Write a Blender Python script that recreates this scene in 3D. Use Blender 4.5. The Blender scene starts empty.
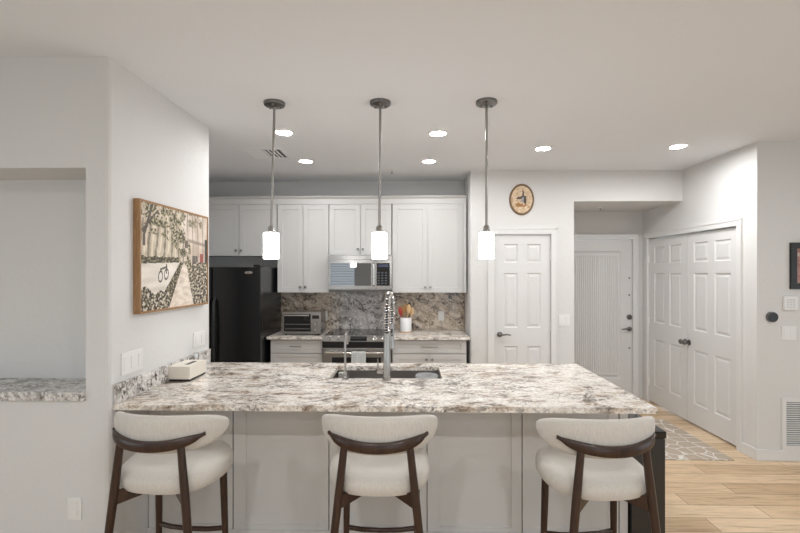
import bpy, bmesh, math, random
from mathutils import Vector, Matrix, noise as mnoise

random.seed(7)
scene = bpy.context.scene
C = scene.collection
PI = math.pi

# ------------------------------------------------------------------ camera
cam_d = bpy.data.cameras.new('camera')
cam = bpy.data.objects.new('camera', cam_d)
C.objects.link(cam)
cam.location = (0, 0, 1.61)
cam.rotation_euler = (PI / 2, 0, 0.0227)
cam_d.sensor_width = 36
cam_d.lens = 36 * 450 / 800
cam_d.shift_y = 6.5 / 800
cam_d.clip_start = 0.05
scene.camera = cam

# ------------------------------------------------------------------ world and exposure
world = bpy.data.worlds.new('sky')
scene.world = world
world.use_nodes = True
wb = world.node_tree.nodes['Background']
wb.inputs['Color'].default_value = (0.80, 0.91, 1.0, 1)
wb.inputs['Strength'].default_value = 1.9
CAN_STRENGTH = 178.0          # recessed lamps over the kitchen
DINING_CAN_STRENGTH = 215.0   # unseen recessed lamps over the living area, some added to brighten the right side
SHADE_STRENGTH = 15.0          # frosted pendant shades
scene.view_settings.view_transform = 'Standard'
scene.view_settings.look = 'None'
scene.view_settings.gamma = 1.0
scene.view_settings.use_curve_mapping = False
scene.view_settings.exposure = 0.24


def portal(name, loc, rot, sx, sy):
    d = bpy.data.lights.new(name, 'AREA')
    d.shape = 'RECTANGLE'
    d.size, d.size_y = sx, sy
    d.cycles.is_portal = True
    o = bpy.data.objects.new(name, d)
    C.objects.link(o)
    o.location, o.rotation_euler = loc, rot


WIN = [(-3.3, -1.66, 0.85, 2.15), (0.6, 3.2, 0.05, 2.15)]       # rear wall openings: reflected window, then unseen glass door added for more daylight
for i, (x0, x1, z0, z1) in enumerate(WIN):
    portal('window_portal', ((x0 + x1) / 2, -3.62, (z0 + z1) / 2), (PI / 2, 0, 0), x1 - x0, z1 - z0)
ADDED_SIDEWIN = (-1.6, 1.0, 0.4, 2.2)  # unseen side window, added to bring in more daylight
portal('window_portal', (-4.62, (ADDED_SIDEWIN[0] + ADDED_SIDEWIN[1]) / 2, 1.3), (PI / 2, 0, -PI / 2), 2.6, 1.8)

ADDED_RIGHTWIN = (-.6, 2.0, 0.10, 2.1)  # unseen window on the right, added to brighten that side
portal('window_portal', (5.32, .7, 1.1), (PI / 2, 0, PI / 2), 2.6, 2.0)


# ------------------------------------------------------------------ material helpers
def new_mat(name):
    m = bpy.data.materials.new(name)
    m.use_nodes = True
    nt = m.node_tree
    return m, nt, nt.nodes['Principled BSDF']


def N(nt, t, **kw):
    n = nt.nodes.new(t)
    for k, v in kw.items():
        setattr(n, k, v)
    return n


def ramp(nt, stops, interp='LINEAR'):
    r = N(nt, 'ShaderNodeValToRGB')
    r.color_ramp.interpolation = interp
    e = r.color_ramp.elements
    while len(e) < len(stops):
        e.new(0.5)
    for el, (p, c) in zip(e, stops):
        el.position = p
        el.color = (*c, 1) if len(c) == 3 else c
    return r


def simple(name, col, rough=0.5, metal=0.0, spec=0.5, bump=None, coat=0.0):
    m, nt, b = new_mat(name)
    b.inputs['Base Color'].default_value = (*col, 1)
    b.inputs['Roughness'].default_value = rough
    b.inputs['Metallic'].default_value = metal
    b.inputs['Specular IOR Level'].default_value = spec
    b.inputs['Coat Weight'].default_value = coat
    if bump:
        sc_, st, dist = bump
        tc = N(nt, 'ShaderNodeTexCoord')
        no = N(nt, 'ShaderNodeTexNoise')
        no.inputs['Scale'].default_value = sc_
        no.inputs['Detail'].default_value = 3
        bp = N(nt, 'ShaderNodeBump')
        bp.inputs['Strength'].default_value = st
        bp.inputs['Distance'].default_value = dist
        nt.links.new(tc.outputs['Object'], no.inputs['Vector'])
        nt.links.new(no.outputs['Fac'], bp.inputs['Height'])
        nt.links.new(bp.outputs['Normal'], b.inputs['Normal'])
    return m


def emission(name, col, strength):
    m, nt, b = new_mat(name)
    b.inputs['Base Color'].default_value = (*col, 1)
    b.inputs['Emission Color'].default_value = (*col, 1)
    b.inputs['Emission Strength'].default_value = strength
    return m


def mapping(nt, scale=(1, 1, 1), rot=(0, 0, 0), loc=(0, 0, 0), src='Object', kind='POINT'):
    tc = N(nt, 'ShaderNodeTexCoord')
    mp = N(nt, 'ShaderNodeMapping', vector_type=kind)
    mp.inputs['Scale'].default_value = scale
    mp.inputs['Rotation'].default_value = rot
    mp.inputs['Location'].default_value = loc
    nt.links.new(tc.outputs[src], mp.inputs['Vector'])
    return mp.outputs['Vector']


def noise_tex(nt, vec, scale, detail=4, rough=0.55, dist=0.0):
    n = N(nt, 'ShaderNodeTexNoise')
    n.inputs['Scale'].default_value = scale
    n.inputs['Detail'].default_value = detail
    n.inputs['Roughness'].default_value = rough
    n.inputs['Distortion'].default_value = dist
    nt.links.new(vec, n.inputs['Vector'])
    return n.outputs['Fac']


def mix(nt, fac, a, b):
    m = N(nt, 'ShaderNodeMix', data_type='RGBA')
    for sock, val in ((m.inputs['Factor'], fac), (m.inputs[6], a), (m.inputs[7], b)):
        if isinstance(val, (int, float)):
            sock.default_value = val
        elif isinstance(val, tuple):
            sock.default_value = (*val, 1)
        else:
            nt.links.new(val, sock)
    return m.outputs[2]


def math_n(nt, op, a, b=None):
    m = N(nt, 'ShaderNodeMath', operation=op)
    for i, v in enumerate((a, b)):
        if v is None:
            continue
        if isinstance(v, (int, float)):
            m.inputs[i].default_value = v
        else:
            nt.links.new(v, m.inputs[i])
    return m.outputs[0]


def granite(name, stops, scale=9.0, stretch=(1, 1, 1), rot=(0, 0, 0), vein_amt=0.8, vein_scale=2.2, side=None,
            fleck=(0.06, 0.05, 0.045), fleck_amt=0.6, rough=0.16):
    m, nt, b = new_mat(name)
    v = mapping(nt, stretch, rot, kind='TEXTURE')
    viso = mapping(nt)
    base = noise_tex(nt, v, scale, 9, 0.68, 0.9)
    r = ramp(nt, stops)
    nt.links.new(base, r.inputs['Fac'])
    rcol = r.outputs['Color']
    if side:      # the slab turns cooler towards one end
        sx_ = N(nt, 'ShaderNodeSeparateXYZ')
        nt.links.new(viso, sx_.inputs[0])
        br_ = ramp(nt, [(0.25, (1, 1, 1)), (0.50, (0, 0, 0))])
        nt.links.new(math_n(nt, 'ADD', math_n(nt, 'ABSOLUTE', math_n(nt, 'ADD', sx_.outputs[0], .05)),
                            math_n(nt, 'MULTIPLY', noise_tex(nt, viso, 4, 3), .1)), br_.inputs['Fac'])
        gm = N(nt, 'ShaderNodeMix', data_type='RGBA', blend_type='COLOR')
        nt.links.new(br_.outputs['Color'], gm.inputs['Factor'])
        nt.links.new(rcol, gm.inputs[6])
        gm.inputs[7].default_value = (*side, 1)
        rcol = gm.outputs[2]
    # fine crystal grain
    vo = N(nt, 'ShaderNodeTexVoronoi')
    vo.inputs['Scale'].default_value = 95
    nt.links.new(viso, vo.inputs['Vector'])
    sep = N(nt, 'ShaderNodeSeparateColor')
    nt.links.new(vo.outputs['Color'], sep.inputs['Color'])
    grain = ramp(nt, [(0.0, (0.50, 0.47, 0.45)), (0.30, (0.92, 0.90, 0.88)), (0.8, (1.12, 1.10, 1.07))])
    nt.links.new(sep.outputs[0], grain.inputs['Fac'])
    mul = N(nt, 'ShaderNodeMix', data_type='RGBA', blend_type='MULTIPLY')
    mul.inputs['Factor'].default_value = 0.75
    nt.links.new(rcol, mul.inputs[6])
    nt.links.new(grain.outputs['Color'], mul.inputs[7])
    col = mul.outputs[2]
    # dark mineral flecks gathered in patches
    patch = noise_tex(nt, v, scale * 0.55, 5, 0.6, 0.5)
    spots = noise_tex(nt, viso, 48, 4, 0.7)
    pr = ramp(nt, [(0.50, (0, 0, 0)), (0.60, (1, 1, 1))])
    nt.links.new(patch, pr.inputs['Fac'])
    sr = ramp(nt, [(0.50, (0, 0, 0)), (0.56, (1, 1, 1))])
    nt.links.new(spots, sr.inputs['Fac'])
    f = math_n(nt, 'MULTIPLY', pr.outputs['Color'], sr.outputs['Color'])
    f = math_n(nt, 'MULTIPLY', f, fleck_amt)
    col = mix(nt, f, col, fleck)
    # wandering veins
    vn = noise_tex(nt, v, vein_scale, 7, 0.62, 1.6)
    d = math_n(nt, 'ABSOLUTE', math_n(nt, 'SUBTRACT', vn, 0.5))
    vr = ramp(nt, [(0.0, (1, 1, 1)), (0.012, (0.75, 0.75, 0.75)), (0.035, (0, 0, 0))])
    nt.links.new(d, vr.inputs['Fac'])
    brk = ramp(nt, [(0.42, (0, 0, 0)), (0.6, (1, 1, 1))])
    nt.links.new(noise_tex(nt, viso, 7, 4, 0.6), brk.inputs['Fac'])
    vf = math_n(nt, 'MULTIPLY', math_n(nt, 'MULTIPLY', vr.outputs['Color'], brk.outputs['Color']), vein_amt)
    col = mix(nt, vf, col, (0.10, 0.075, 0.06))
    nt.links.new(col, b.inputs['Base Color'])
    b.inputs['Roughness'].default_value = rough
    return m


def wood(name, c1, c2, axis_scale=(14, 14, 1.2), rough=0.4):
    m, nt, b = new_mat(name)
    v = mapping(nt, axis_scale)
    f = noise_tex(nt, v, 3.0, 6, 0.6, 0.8)
    r = ramp(nt, [(0.3, c1), (0.7, c2)])
    nt.links.new(f, r.inputs['Fac'])
    nt.links.new(r.outputs['Color'], b.inputs['Base Color'])
    b.inputs['Roughness'].default_value = rough
    return m


def vcol_mat(name, rough=0.6):
    m, nt, b = new_mat(name)
    a = N(nt, 'ShaderNodeVertexColor', layer_name='paint')
    nt.links.new(a.outputs['Color'], b.inputs['Base Color'])
    b.inputs['Roughness'].default_value = rough
    return m


# ------------------------------------------------------------------ materials
M = {}
M['wall'] = simple('wall_paint', (0.71, 0.70, 0.685), 0.75, bump=(38, 0.16, 0.01))
M['ceiling'] = simple('ceiling_paint', (0.785, 0.80, 0.825), 0.85, bump=(38, 0.12, 0.01))
M['trim'] = simple('white_trim_paint', (0.76, 0.752, 0.74), 0.42)
M['door'] = simple('white_door_paint', (0.73, 0.722, 0.712), 0.4)
M['cabinet'] = simple('white_cabinet_paint', (0.63, 0.62, 0.605), 0.36)
M['reveal'] = simple('dark_reveal', (0.10, 0.095, 0.09), 0.8)
M['granite'] = granite('pale_granite',
                       [(0.26, (0.07, 0.05, 0.04)), (0.36, (0.33, 0.25, 0.19)), (0.43, (0.68, 0.60, 0.52)),
                        (0.50, (0.86, 0.81, 0.75)), (0.62, (0.94, 0.91, 0.87)), (0.75, (0.97, 0.95, 0.93))],
                       13.0, (2.0, 1.0, 1.0), (0, 0, 0.12), 0.85, 2.6, fleck_amt=0.78)
M['granite_splash'] = granite('brown_granite',
                              [(0.26, (0.035, 0.028, 0.025)), (0.35, (0.20, 0.15, 0.11)), (0.42, (0.50, 0.405, 0.32)),
                               (0.52, (0.68, 0.585, 0.48)), (0.70, (0.84, 0.78, 0.71))],
                              14.0, (1.6, 1.0, 1.0), (0, 0.62, 0), 1.0, 2.2, fleck_amt=1.0, rough=0.2, side=(.62, .60, .59))
M['granite_grey'] = granite('grey_granite',
                            [(0.28, (0.05, 0.05, 0.05)), (0.38, (0.36, 0.34, 0.32)), (0.48, (0.68, 0.66, 0.64)),
                             (0.70, (0.86, 0.85, 0.84))], 13, (1.3, 1, 1), (0, 0, 0), 0.8, 2.4, fleck_amt=1.0, rough=0.2)
M['steel'] = simple('brushed_steel', (0.43, 0.415, 0.40), 0.24, 1.0)
M['sink_steel'] = simple('sink_steel', (0.30, 0.28, 0.265), 0.36, 1.0)
M['nickel'] = simple('brushed_nickel', (0.36, 0.345, 0.325), 0.3, 1.0)
M['gunmetal'] = simple('dark_nickel', (0.20, 0.19, 0.18), 0.32, 1.0)
M['chrome'] = simple('chrome', (0.75, 0.74, 0.73), 0.12, 1.0)
M['black_gloss'] = simple('black_gloss', (0.008, 0.008, 0.009), 0.12, coat=0.3)
M['fridge'] = simple('black_textured_enamel', (0.010, 0.010, 0.011), 0.22, bump=(240, 0.12, 0.004))
M['black'] = simple('black_plastic', (0.015, 0.015, 0.015), 0.4)
M['black_glass'] = simple('black_glass', (0.012, 0.012, 0.013), 0.05)
M['mirror_glass'] = simple('dark_mirror_glass', (0.03, 0.032, 0.035), 0.02, 0.0, spec=1.0, coat=1.0)
M['mirror_glass'].node_tree.nodes['Principled BSDF'].inputs['IOR'].default_value = 1.75
M['white_plastic'] = simple('white_plastic', (0.82, 0.81, 0.79), 0.35)
M['shadow_grey'] = simple('grey_slot', (0.07, 0.07, 0.07), 0.6)
M['ceramic'] = simple('white_ceramic', (0.86, 0.86, 0.86), 0.2)
M['walnut'] = wood('dark_walnut', (0.018, 0.008, 0.005), (0.055, 0.024, 0.013), (30, 30, 3), 0.32)
M['frame_wood'] = wood('honey_wood', (0.25, 0.13, 0.055), (0.42, 0.24, 0.11), (30, 30, 4), 0.5)
M['spoon_wood'] = wood('pale_spoon_wood', (0.52, 0.32, 0.15), (0.70, 0.48, 0.26), (20, 20, 4), 0.6)
M['spoon_dark'] = wood('orange_spoon_wood', (0.42, 0.20, 0.06), (0.55, 0.30, 0.11), (20, 20, 4), 0.6)
M['red'] = simple('red_silicone', (0.42, 0.04, 0.035), 0.45)
M['cork'] = simple('tan_cork', (0.50, 0.32, 0.18), 0.8)
M['tissue'] = simple('cream_box', (0.80, 0.745, 0.66), 0.55)
M['bin'] = simple('charcoal_bin', (0.030, 0.027, 0.024), 0.34)
M['lamp'] = emission('lamp_white', (0.98, 0.99, 1.0), CAN_STRENGTH)
M['lamp_dining'] = emission('lamp_white_living', (0.98, 0.99, 1.0), DINING_CAN_STRENGTH)
M['lamp_hall'] = emission('lamp_white_hall', (0.98, 0.99, 1.0), CAN_STRENGTH * 2.3)
M['lamp_stool'] = emission('lamp_white_stools', (0.98, 0.99, 1.0), DINING_CAN_STRENGTH * 2.1)
M['shade'] = emission('frosted_shade', (0.98, 0.99, 1.0), SHADE_STRENGTH)
M['blind'] = simple('white_blind', (0.85, 0.85, 0.85), 0.5)
M['paint'] = vcol_mat('painted_canvas', 0.65)
M['paint_gloss'] = vcol_mat('painted_print', 0.35)


def fabric_mat():
    m, nt, b = new_mat('oatmeal_linen')
    v = mapping(nt)
    w1 = noise_tex(nt, mapping(nt, (1, 1, 0.12)), 260, 2)
    w2 = noise_tex(nt, v, 420, 2)
    r = ramp(nt, [(0.3, (0.53, 0.49, 0.44)), (0.7, (0.70, 0.665, 0.61))])
    nt.links.new(math_n(nt, 'MULTIPLY', math_n(nt, 'ADD', w1, w2), 0.5), r.inputs['Fac'])
    nt.links.new(r.outputs['Color'], b.inputs['Base Color'])
    b.inputs['Roughness'].default_value = 0.95
    b.inputs['Sheen Weight'].default_value = 0.25
    bp = N(nt, 'ShaderNodeBump')
    bp.inputs['Strength'].default_value = 0.25
    bp.inputs['Distance'].default_value = 0.004
    nt.links.new(w2, bp.inputs['Height'])
    nt.links.new(bp.outputs['Normal'], b.inputs['Normal'])
    return m


M['fabric'] = fabric_mat()


def towel_mat():
    m, nt, b = new_mat('dotted_towel')
    vo = N(nt, 'ShaderNodeTexVoronoi')
    vo.inputs['Scale'].default_value = 55
    vo.inputs['Randomness'].default_value = 0.0
    nt.links.new(mapping(nt), vo.inputs['Vector'])
    r = ramp(nt, [(0.30, (0.36, 0.38, 0.38)), (0.36, (0.60, 0.62, 0.61))])
    nt.links.new(vo.outputs['Distance'], r.inputs['Fac'])
    nt.links.new(r.outputs['Color'], b.inputs['Base Color'])
    b.inputs['Roughness'].default_value = 0.95
    return m


M['towel'] = towel_mat()


def floor_mat():
    m, nt, b = new_mat('oak_plank_tile')
    v = mapping(nt, (1, 1, 1), (0, 0, 0), (0.37, 0.06, 0))
    br = N(nt, 'ShaderNodeTexBrick')
    br.offset = 0.37
    br.inputs['Scale'].default_value = 1.0
    br.inputs['Mortar Size'].default_value = 0.0022
    br.inputs['Mortar Smooth'].default_value = 0.1
    br.inputs['Bias'].default_value = 0.0
    br.inputs['Brick Width'].default_value = 1.2
    br.inputs['Row Height'].default_value = 0.165
    br.inputs['Color1'].default_value = (0, 0, 0, 1)
    br.inputs['Color2'].default_value = (1, 1, 1, 1)
    br.inputs['Mortar'].default_value = (0.5, 0.5, 0.5, 1)
    nt.links.new(v, br.inputs['Vector'])
    tone = ramp(nt, [(0.0, (0.54, 0.375, 0.225)), (0.5, (0.67, 0.495, 0.32)), (1.0, (0.78, 0.605, 0.42))])
    nt.links.new(br.outputs['Color'], tone.inputs['Fac'])
    g = noise_tex(nt, mapping(nt, (0.9, 9, 1)), 3.2, 7, 0.62, 1.2)
    gr = ramp(nt, [(0.30, (0.62, 0.56, 0.50)), (0.5, (0.95, 0.94, 0.92)), (0.72, (1.12, 1.11, 1.09))])
    nt.links.new(g, gr.inputs['Fac'])
    mul = N(nt, 'ShaderNodeMix', data_type='RGBA', blend_type='MULTIPLY')
    mul.inputs['Factor'].default_value = 0.9
    nt.links.new(tone.outputs['Color'], mul.inputs[6])
    nt.links.new(gr.outputs['Color'], mul.inputs[7])
    col = mix(nt, br.outputs['Fac'], mul.outputs[2], (0.20, 0.14, 0.09))
    nt.links.new(col, b.inputs['Base Color'])
    b.inputs['Roughness'].default_value = 0.42
    return m


M['floor'] = floor_mat()


def rug_mat():
    m, nt, b = new_mat('trellis_rug')
    v = mapping(nt, (1.0, 1.0, 1.0))
    vo = N(nt, 'ShaderNodeTexVoronoi', feature='DISTANCE_TO_EDGE')
    vo.inputs['Scale'].default_value = 7.6
    vo.inputs['Randomness'].default_value = 0.62
    nt.links.new(v, vo.inputs['Vector'])
    r = ramp(nt, [(0.024, (0.74, 0.71, 0.66)), (0.045, (0.47, 0.385, 0.305))])
    nt.links.new(vo.outputs['Distance'], r.inputs['Fac'])
    pile = noise_tex(nt, v, 180, 2)
    pr = ramp(nt, [(0.3, (0.8, 0.8, 0.8)), (0.7, (1.1, 1.1, 1.1))])
    nt.links.new(pile, pr.inputs['Fac'])
    mul = N(nt, 'ShaderNodeMix', data_type='RGBA', blend_type='MULTIPLY')
    mul.inputs['Factor'].default_value = 1.0
    nt.links.new(r.outputs['Color'], mul.inputs[6])
    nt.links.new(pr.outputs['Color'], mul.inputs[7])
    nt.links.new(mul.outputs[2], b.inputs['Base Color'])
    b.inputs['Roughness'].default_value = 0.95
    return m


M['rug'] = rug_mat()


def glass_mat():
    m, nt, b = new_mat('clear_glass')
    b.inputs['Base Color'].default_value = (0.95, 0.96, 0.97, 1)
    b.inputs['Roughness'].default_value = 0.15
    b.inputs['Transmission Weight'].default_value = 0.6
    b.inputs['IOR'].default_value = 1.45
    return m


M['glass'] = glass_mat()


# ------------------------------------------------------------------ mesh helpers
class MB:
    """Collects shapes in world coordinates; build() links them as ONE mesh object."""

    def __init__(self):
        self.bm = bmesh.new()
        self.cols = None

    def box(self, x0, x1, y0, y1, z0, z1, bevel=0.0, seg=2):
        r = bmesh.ops.create_cube(self.bm, size=1.0)
        vs = r['verts']
        for v in vs:
            v.co = Vector((x0 + (v.co.x + .5) * (x1 - x0), y0 + (v.co.y + .5) * (y1 - y0), z0 + (v.co.z + .5) * (z1 - z0)))
        if bevel > 0:
            es = list({e for v in vs for e in v.link_edges})
            bmesh.ops.bevel(self.bm, geom=es, offset=bevel, segments=seg, profile=0.7, affect='EDGES')
        return self

    def tube(self, pts, r, seg=12, caps=True):
        """round bar along points; r a number or one per point"""
        pts = [Vector(p) for p in pts]
        n = len(pts)
        rs = [r] * n if isinstance(r, (int, float)) else list(r)
        rings = []
        ref = None
        for i, p in enumerate(pts):
            t = (pts[min(i + 1, n - 1)] - pts[max(i - 1, 0)]).normalized()
            if ref is None:
                ref = Vector((0, 0, 1)) if abs(t.z) < 0.9 else Vector((1, 0, 0))
            a = (ref - t * ref.dot(t)).normalized()
            ref = a
            b = t.cross(a)
            rings.append([self.bm.verts.new(p + (a * math.cos(2 * PI * k / seg) + b * math.sin(2 * PI * k / seg)) * rs[i])
                          for k in range(seg)])
        for i in range(n - 1):
            for k in range(seg):
                self.bm.faces.new((rings[i][k], rings[i][(k + 1) % seg], rings[i + 1][(k + 1) % seg], rings[i + 1][k]))
        if caps:
            self.bm.faces.new(rings[0][::-1])
            self.bm.faces.new(rings[-1])
        return self

    def loops(self, rings, close_ends=True, closed=True):
        """skin a list of equally long point rings"""
        vr = [[self.bm.verts.new(Vector(p)) for p in ring] for ring in rings]
        n = len(vr[0])
        for i in range(len(vr) - 1):
            for k in range(n if closed else n - 1):
                self.bm.faces.new((vr[i][k], vr[i][(k + 1) % n], vr[i + 1][(k + 1) % n], vr[i + 1][k]))
        if close_ends:
            self.bm.faces.new(vr[0][::-1])
            self.bm.faces.new(vr[-1])
        return self

    def lathe(self, prof, c, axis='Z', seg=28, caps=True):
        """prof: (radius, height) pairs turned about an axis through c"""
        rings = []
        for r, h in prof:
            ring = []
            for k in range(seg):
                a = 2 * PI * k / seg
                u, w = max(r, 1e-5) * math.cos(a), max(r, 1e-5) * math.sin(a)
                if axis == 'Z':
                    p = (c[0] + u, c[1] + w, c[2] + h)
                elif axis == 'Y':
                    p = (c[0] + u, c[1] + h, c[2] + w)
                else:
                    p = (c[0] + h, c[1] + u, c[2] + w)
                ring.append(p)
            rings.append(ring)
        return self.loops(rings, caps)

    def prism(self, poly, axis, a, b):
        """extrude a 2-D polygon along an axis"""
        def put(p, t):
            return {'X': (t, p[0], p[1]), 'Y': (p[0], t, p[1]), 'Z': (p[0], p[1], t)}[axis]
        return self.loops([[put(p, a) for p in poly], [put(p, b) for p in poly]])

    def panel_face(self, u0, u1, v0, v1, panels, steps, fr, thick, back=True):
        """a slab whose front face has recessed panels; fr(u, v, d) gives the point at depth d"""
        bm = self.bm
        us = sorted({u0, u1, *[p[0] for p in panels], *[p[1] for p in panels]})
        vs = sorted({v0, v1, *[p[2] for p in panels], *[p[3] for p in panels]})

        def q(pts):
            bm.faces.new([bm.verts.new(Vector(fr(*p))) for p in pts])
        for i in range(len(us) - 1):
            for j in range(len(vs) - 1):
                cu, cv = (us[i] + us[i + 1]) / 2, (vs[j] + vs[j + 1]) / 2
                if any(p[0] < cu < p[1] and p[2] < cv < p[3] for p in panels):
                    continue
                q([(us[i], vs[j], 0), (us[i + 1], vs[j], 0), (us[i + 1], vs[j + 1], 0), (us[i], vs[j + 1], 0)])
        for p in panels:
            prev = None
            for ins, d in steps:
                r = [(p[0] + ins, p[2] + ins, d), (p[1] - ins, p[2] + ins, d), (p[1] - ins, p[3] - ins, d), (p[0] + ins, p[3] - ins, d)]
                if prev:
                    for k in range(4):
                        q([prev[k], prev[(k + 1) % 4], r[(k + 1) % 4], r[k]])
                prev = r
            q(prev)
        c = [(u0, v0), (u1, v0), (u1, v1), (u0, v1)]
        for k in range(4):
            a, b = c[k], c[(k + 1) % 4]
            q([(a[0], a[1], 0), (a[0], a[1], thick), (b[0], b[1], thick), (b[0], b[1], 0)])
        if back:
            q([(u, v, thick) for u, v in c[::-1]])
        return self

    def build(self, name, mat, parent=None, smooth=False, weld=True):
        bm = self.bm
        if weld:
            bmesh.ops.remove_doubles(bm, verts=bm.verts, dist=1e-6)
        bmesh.ops.recalc_face_normals(bm, faces=bm.faces)
        if parent is None:
            xs = [v.co for v in bm.verts]
            org = Vector(((min(p.x for p in xs) + max(p.x for p in xs)) / 2,
                          (min(p.y for p in xs) + max(p.y for p in xs)) / 2, min(p.z for p in xs)))
            loc = org
        else:
            org, q = Vector((0, 0, 0)), parent
            while q:
                org += q.location
                q = q.parent
            loc = Vector((0, 0, 0))
        for v in bm.verts:
            v.co -= org
        me = bpy.data.meshes.new(name)
        bm.to_mesh(me)
        bm.free()
        me.materials.append(mat)
        if smooth:
            me.polygons.foreach_set('use_smooth', [True] * len(me.polygons))
            try:
                me.set_sharp_from_angle(angle=math.radians(38))
            except Exception:
                pass
        o = bpy.data.objects.new(name, me)
        C.objects.link(o)
        o.location = loc
        o.parent = parent
        return o


def tag(o, label, cat, group=None):
    o['label'] = label
    o['category'] = cat
    if group:
        o['group'] = group
    return o


def thing(name, loc, label, cat, group=None):
    o = bpy.data.objects.new(name, None)
    o.empty_display_size = 0.05
    C.objects.link(o)
    o.location = loc
    return tag(o, label, cat, group)


def struct(o):
    o['kind'] = 'structure'
    return o


def dup(root, loc, label, rotz=0.0):
    r = root.copy()
    C.objects.link(r)
    r.location = loc
    r.rotation_euler = (0, 0, rotz)
    r['label'] = label
    for ch in list(root.children):
        c = ch.copy()
        C.objects.link(c)
        c.parent = r
        for g in list(ch.children):
            d = g.copy()
            C.objects.link(d)
            d.parent = c
    return r


def B(x0, x1, y0, y1, z0, z1, bevel=0.0):
    return MB().box(x0, x1, y0, y1, z0, z1, bevel)


# ------------------------------------------------------------------ the room shell
CEIL = 2.74
LW = -1.57          # face of the left partition
KW = 5.53           # kitchen rear wall
PW = 5.00           # pantry wall
CW = 2.983           # closet wall
RW = 3.94           # right wall facing the camera
XL, XR, YB = -4.5, 5.2, -3.5

struct(B(XL - .1, XR + .1, YB - .1, 6.1, -0.08, 0.0).build('floor', M['floor']))
struct(B(XL - .1, XR + .1, YB - .1, 6.1, CEIL, CEIL + 0.1).build('ceiling', M['ceiling']))

# left partition with the pass-through niche (front face at y = 2.29)
NX0, NX1, NZ0, NZ1, NY = -3.6, -1.692, 0.945, 2.160, 2.61
w = MB()
w.box(XL, NX0, 2.31, 2.72, 0, CEIL)
w.box(NX0, NX1, 2.31, 2.72, 0, NZ0)
w.box(NX0, NX1, 2.31, 2.72, NZ1, CEIL)
w.box(NX0, NX1, NY, 2.72, NZ0, NZ1)
w.box(NX1, LW - .02, 2.31, 2.72, 0, CEIL)
w.box(LW - .40, LW - .02, 2.72, 3.475, 0, CEIL)
w.box(LW - .03, LW, 2.33, 3.475, 0, CEIL)
w.prism([(LW, 2.33), (LW - .006, 2.316), (LW - .02, 2.31), (LW - .02, 2.33)], 'Z', 0, CEIL)
struct(w.build('wall_left', M['wall']))
struct(B(-2.62, -2.50, 2.72, KW + .12, 0, CEIL).build('wall_kitchen_left', M['wall']))
struct(B(-2.50, 0.666, KW, KW + .12, 0, CEIL).build('wall_kitchen', M['wall']))

# pantry block: wall face with a door opening, kitchen return and entry return
PD0, PD1, DH = 0.927, 1.552, 2.04
w = MB()
w.box(0.682, PD0, PW, PW + .12, 0, CEIL)
w.prism([(.666, PW + .016), (.671, PW + .004), (.682, PW), (.682, PW + .12), (.666, PW + .12)], 'Z', 0, CEIL)
w.box(PD1, 1.804, PW, PW + .12, 0, CEIL)
w.box(PD0, PD1, PW, PW + .12, DH, CEIL)
w.box(0.666, 0.79, PW + .12, 5.97, 0, CEIL)
w.box(1.704, 1.804, PW + .12, 5.97, 0, CEIL)
struct(w.build('wall_pantry', M['wall']))
struct(B(1.804, CW, PW, 5.97, 2.40, CEIL).build('wall_header', M['wall']))
ED0, ED1 = 1.945, 2.856
w = MB()
w.box(1.804, ED0, 5.85, 5.97, 0, 2.40)
w.box(ED1, CW, 5.85, 5.97, 0, 2.40)
w.box(ED0, ED1, 5.85, 5.97, DH, 2.40)
struct(w.build('wall_entry', M['wall']))
CD0, CD1 = 4.165, 5.705
w = MB()
w.box(CW, CW + .12, RW + .10, CD0, 0, CEIL)
w.box(CW, CW + .12, CD1, 5.97, 0, CEIL)
w.box(CW, CW + .12, CD0, CD1, DH, CEIL)
struct(w.build('wall_closet', M['wall']))
struct(B(CW, XR, RW, RW + .10, 0, CEIL).build('wall_right', M['wall']))
# closet and hall behind: closing faces so no light leaks through the doors
struct(B(CW + .5, CW + .6, RW + .1, 5.97, 0, CEIL).build('wall_closet_rear', M['wall']))
# living area behind the camera
w = MB()
xs = [XL] + [v for a in WIN for v in a[:2]] + [XR]
w.box(XL, WIN[0][0], YB - .12, YB, 0, CEIL)
w.box(WIN[0][1], WIN[1][0], YB - .12, YB, 0, CEIL)
w.box(WIN[1][1], XR, YB - .12, YB, 0, CEIL)
for x0, x1, z0, z1 in WIN:
    w.box(x0, x1, YB - .12, YB, 0, z0)
    w.box(x0, x1, YB - .12, YB, z1, CEIL)
struct(w.build('wall_rear', M['wall']))
w = MB()
y0, y1, z0, z1 = ADDED_SIDEWIN
w.box(XL - .12, XL, YB, y0, 0, CEIL)
w.box(XL - .12, XL, y1, 2.72, 0, CEIL)
w.box(XL - .12, XL, y0, y1, 0, z0)
w.box(XL - .12, XL, y0, y1, z1, CEIL)
struct(w.build('wall_far_left', M['wall']))
w = MB()
y0, y1, z0, z1 = ADDED_RIGHTWIN
w.box(XR, XR + .12, YB, y0, 0, CEIL)
w.box(XR, XR + .12, y1, RW + .1, 0, CEIL)
w.box(XR, XR + .12, y0, y1, 0, z0)
w.box(XR, XR + .12, y0, y1, z1, CEIL)
struct(w.build('wall_far_right', M['wall']))

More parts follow.
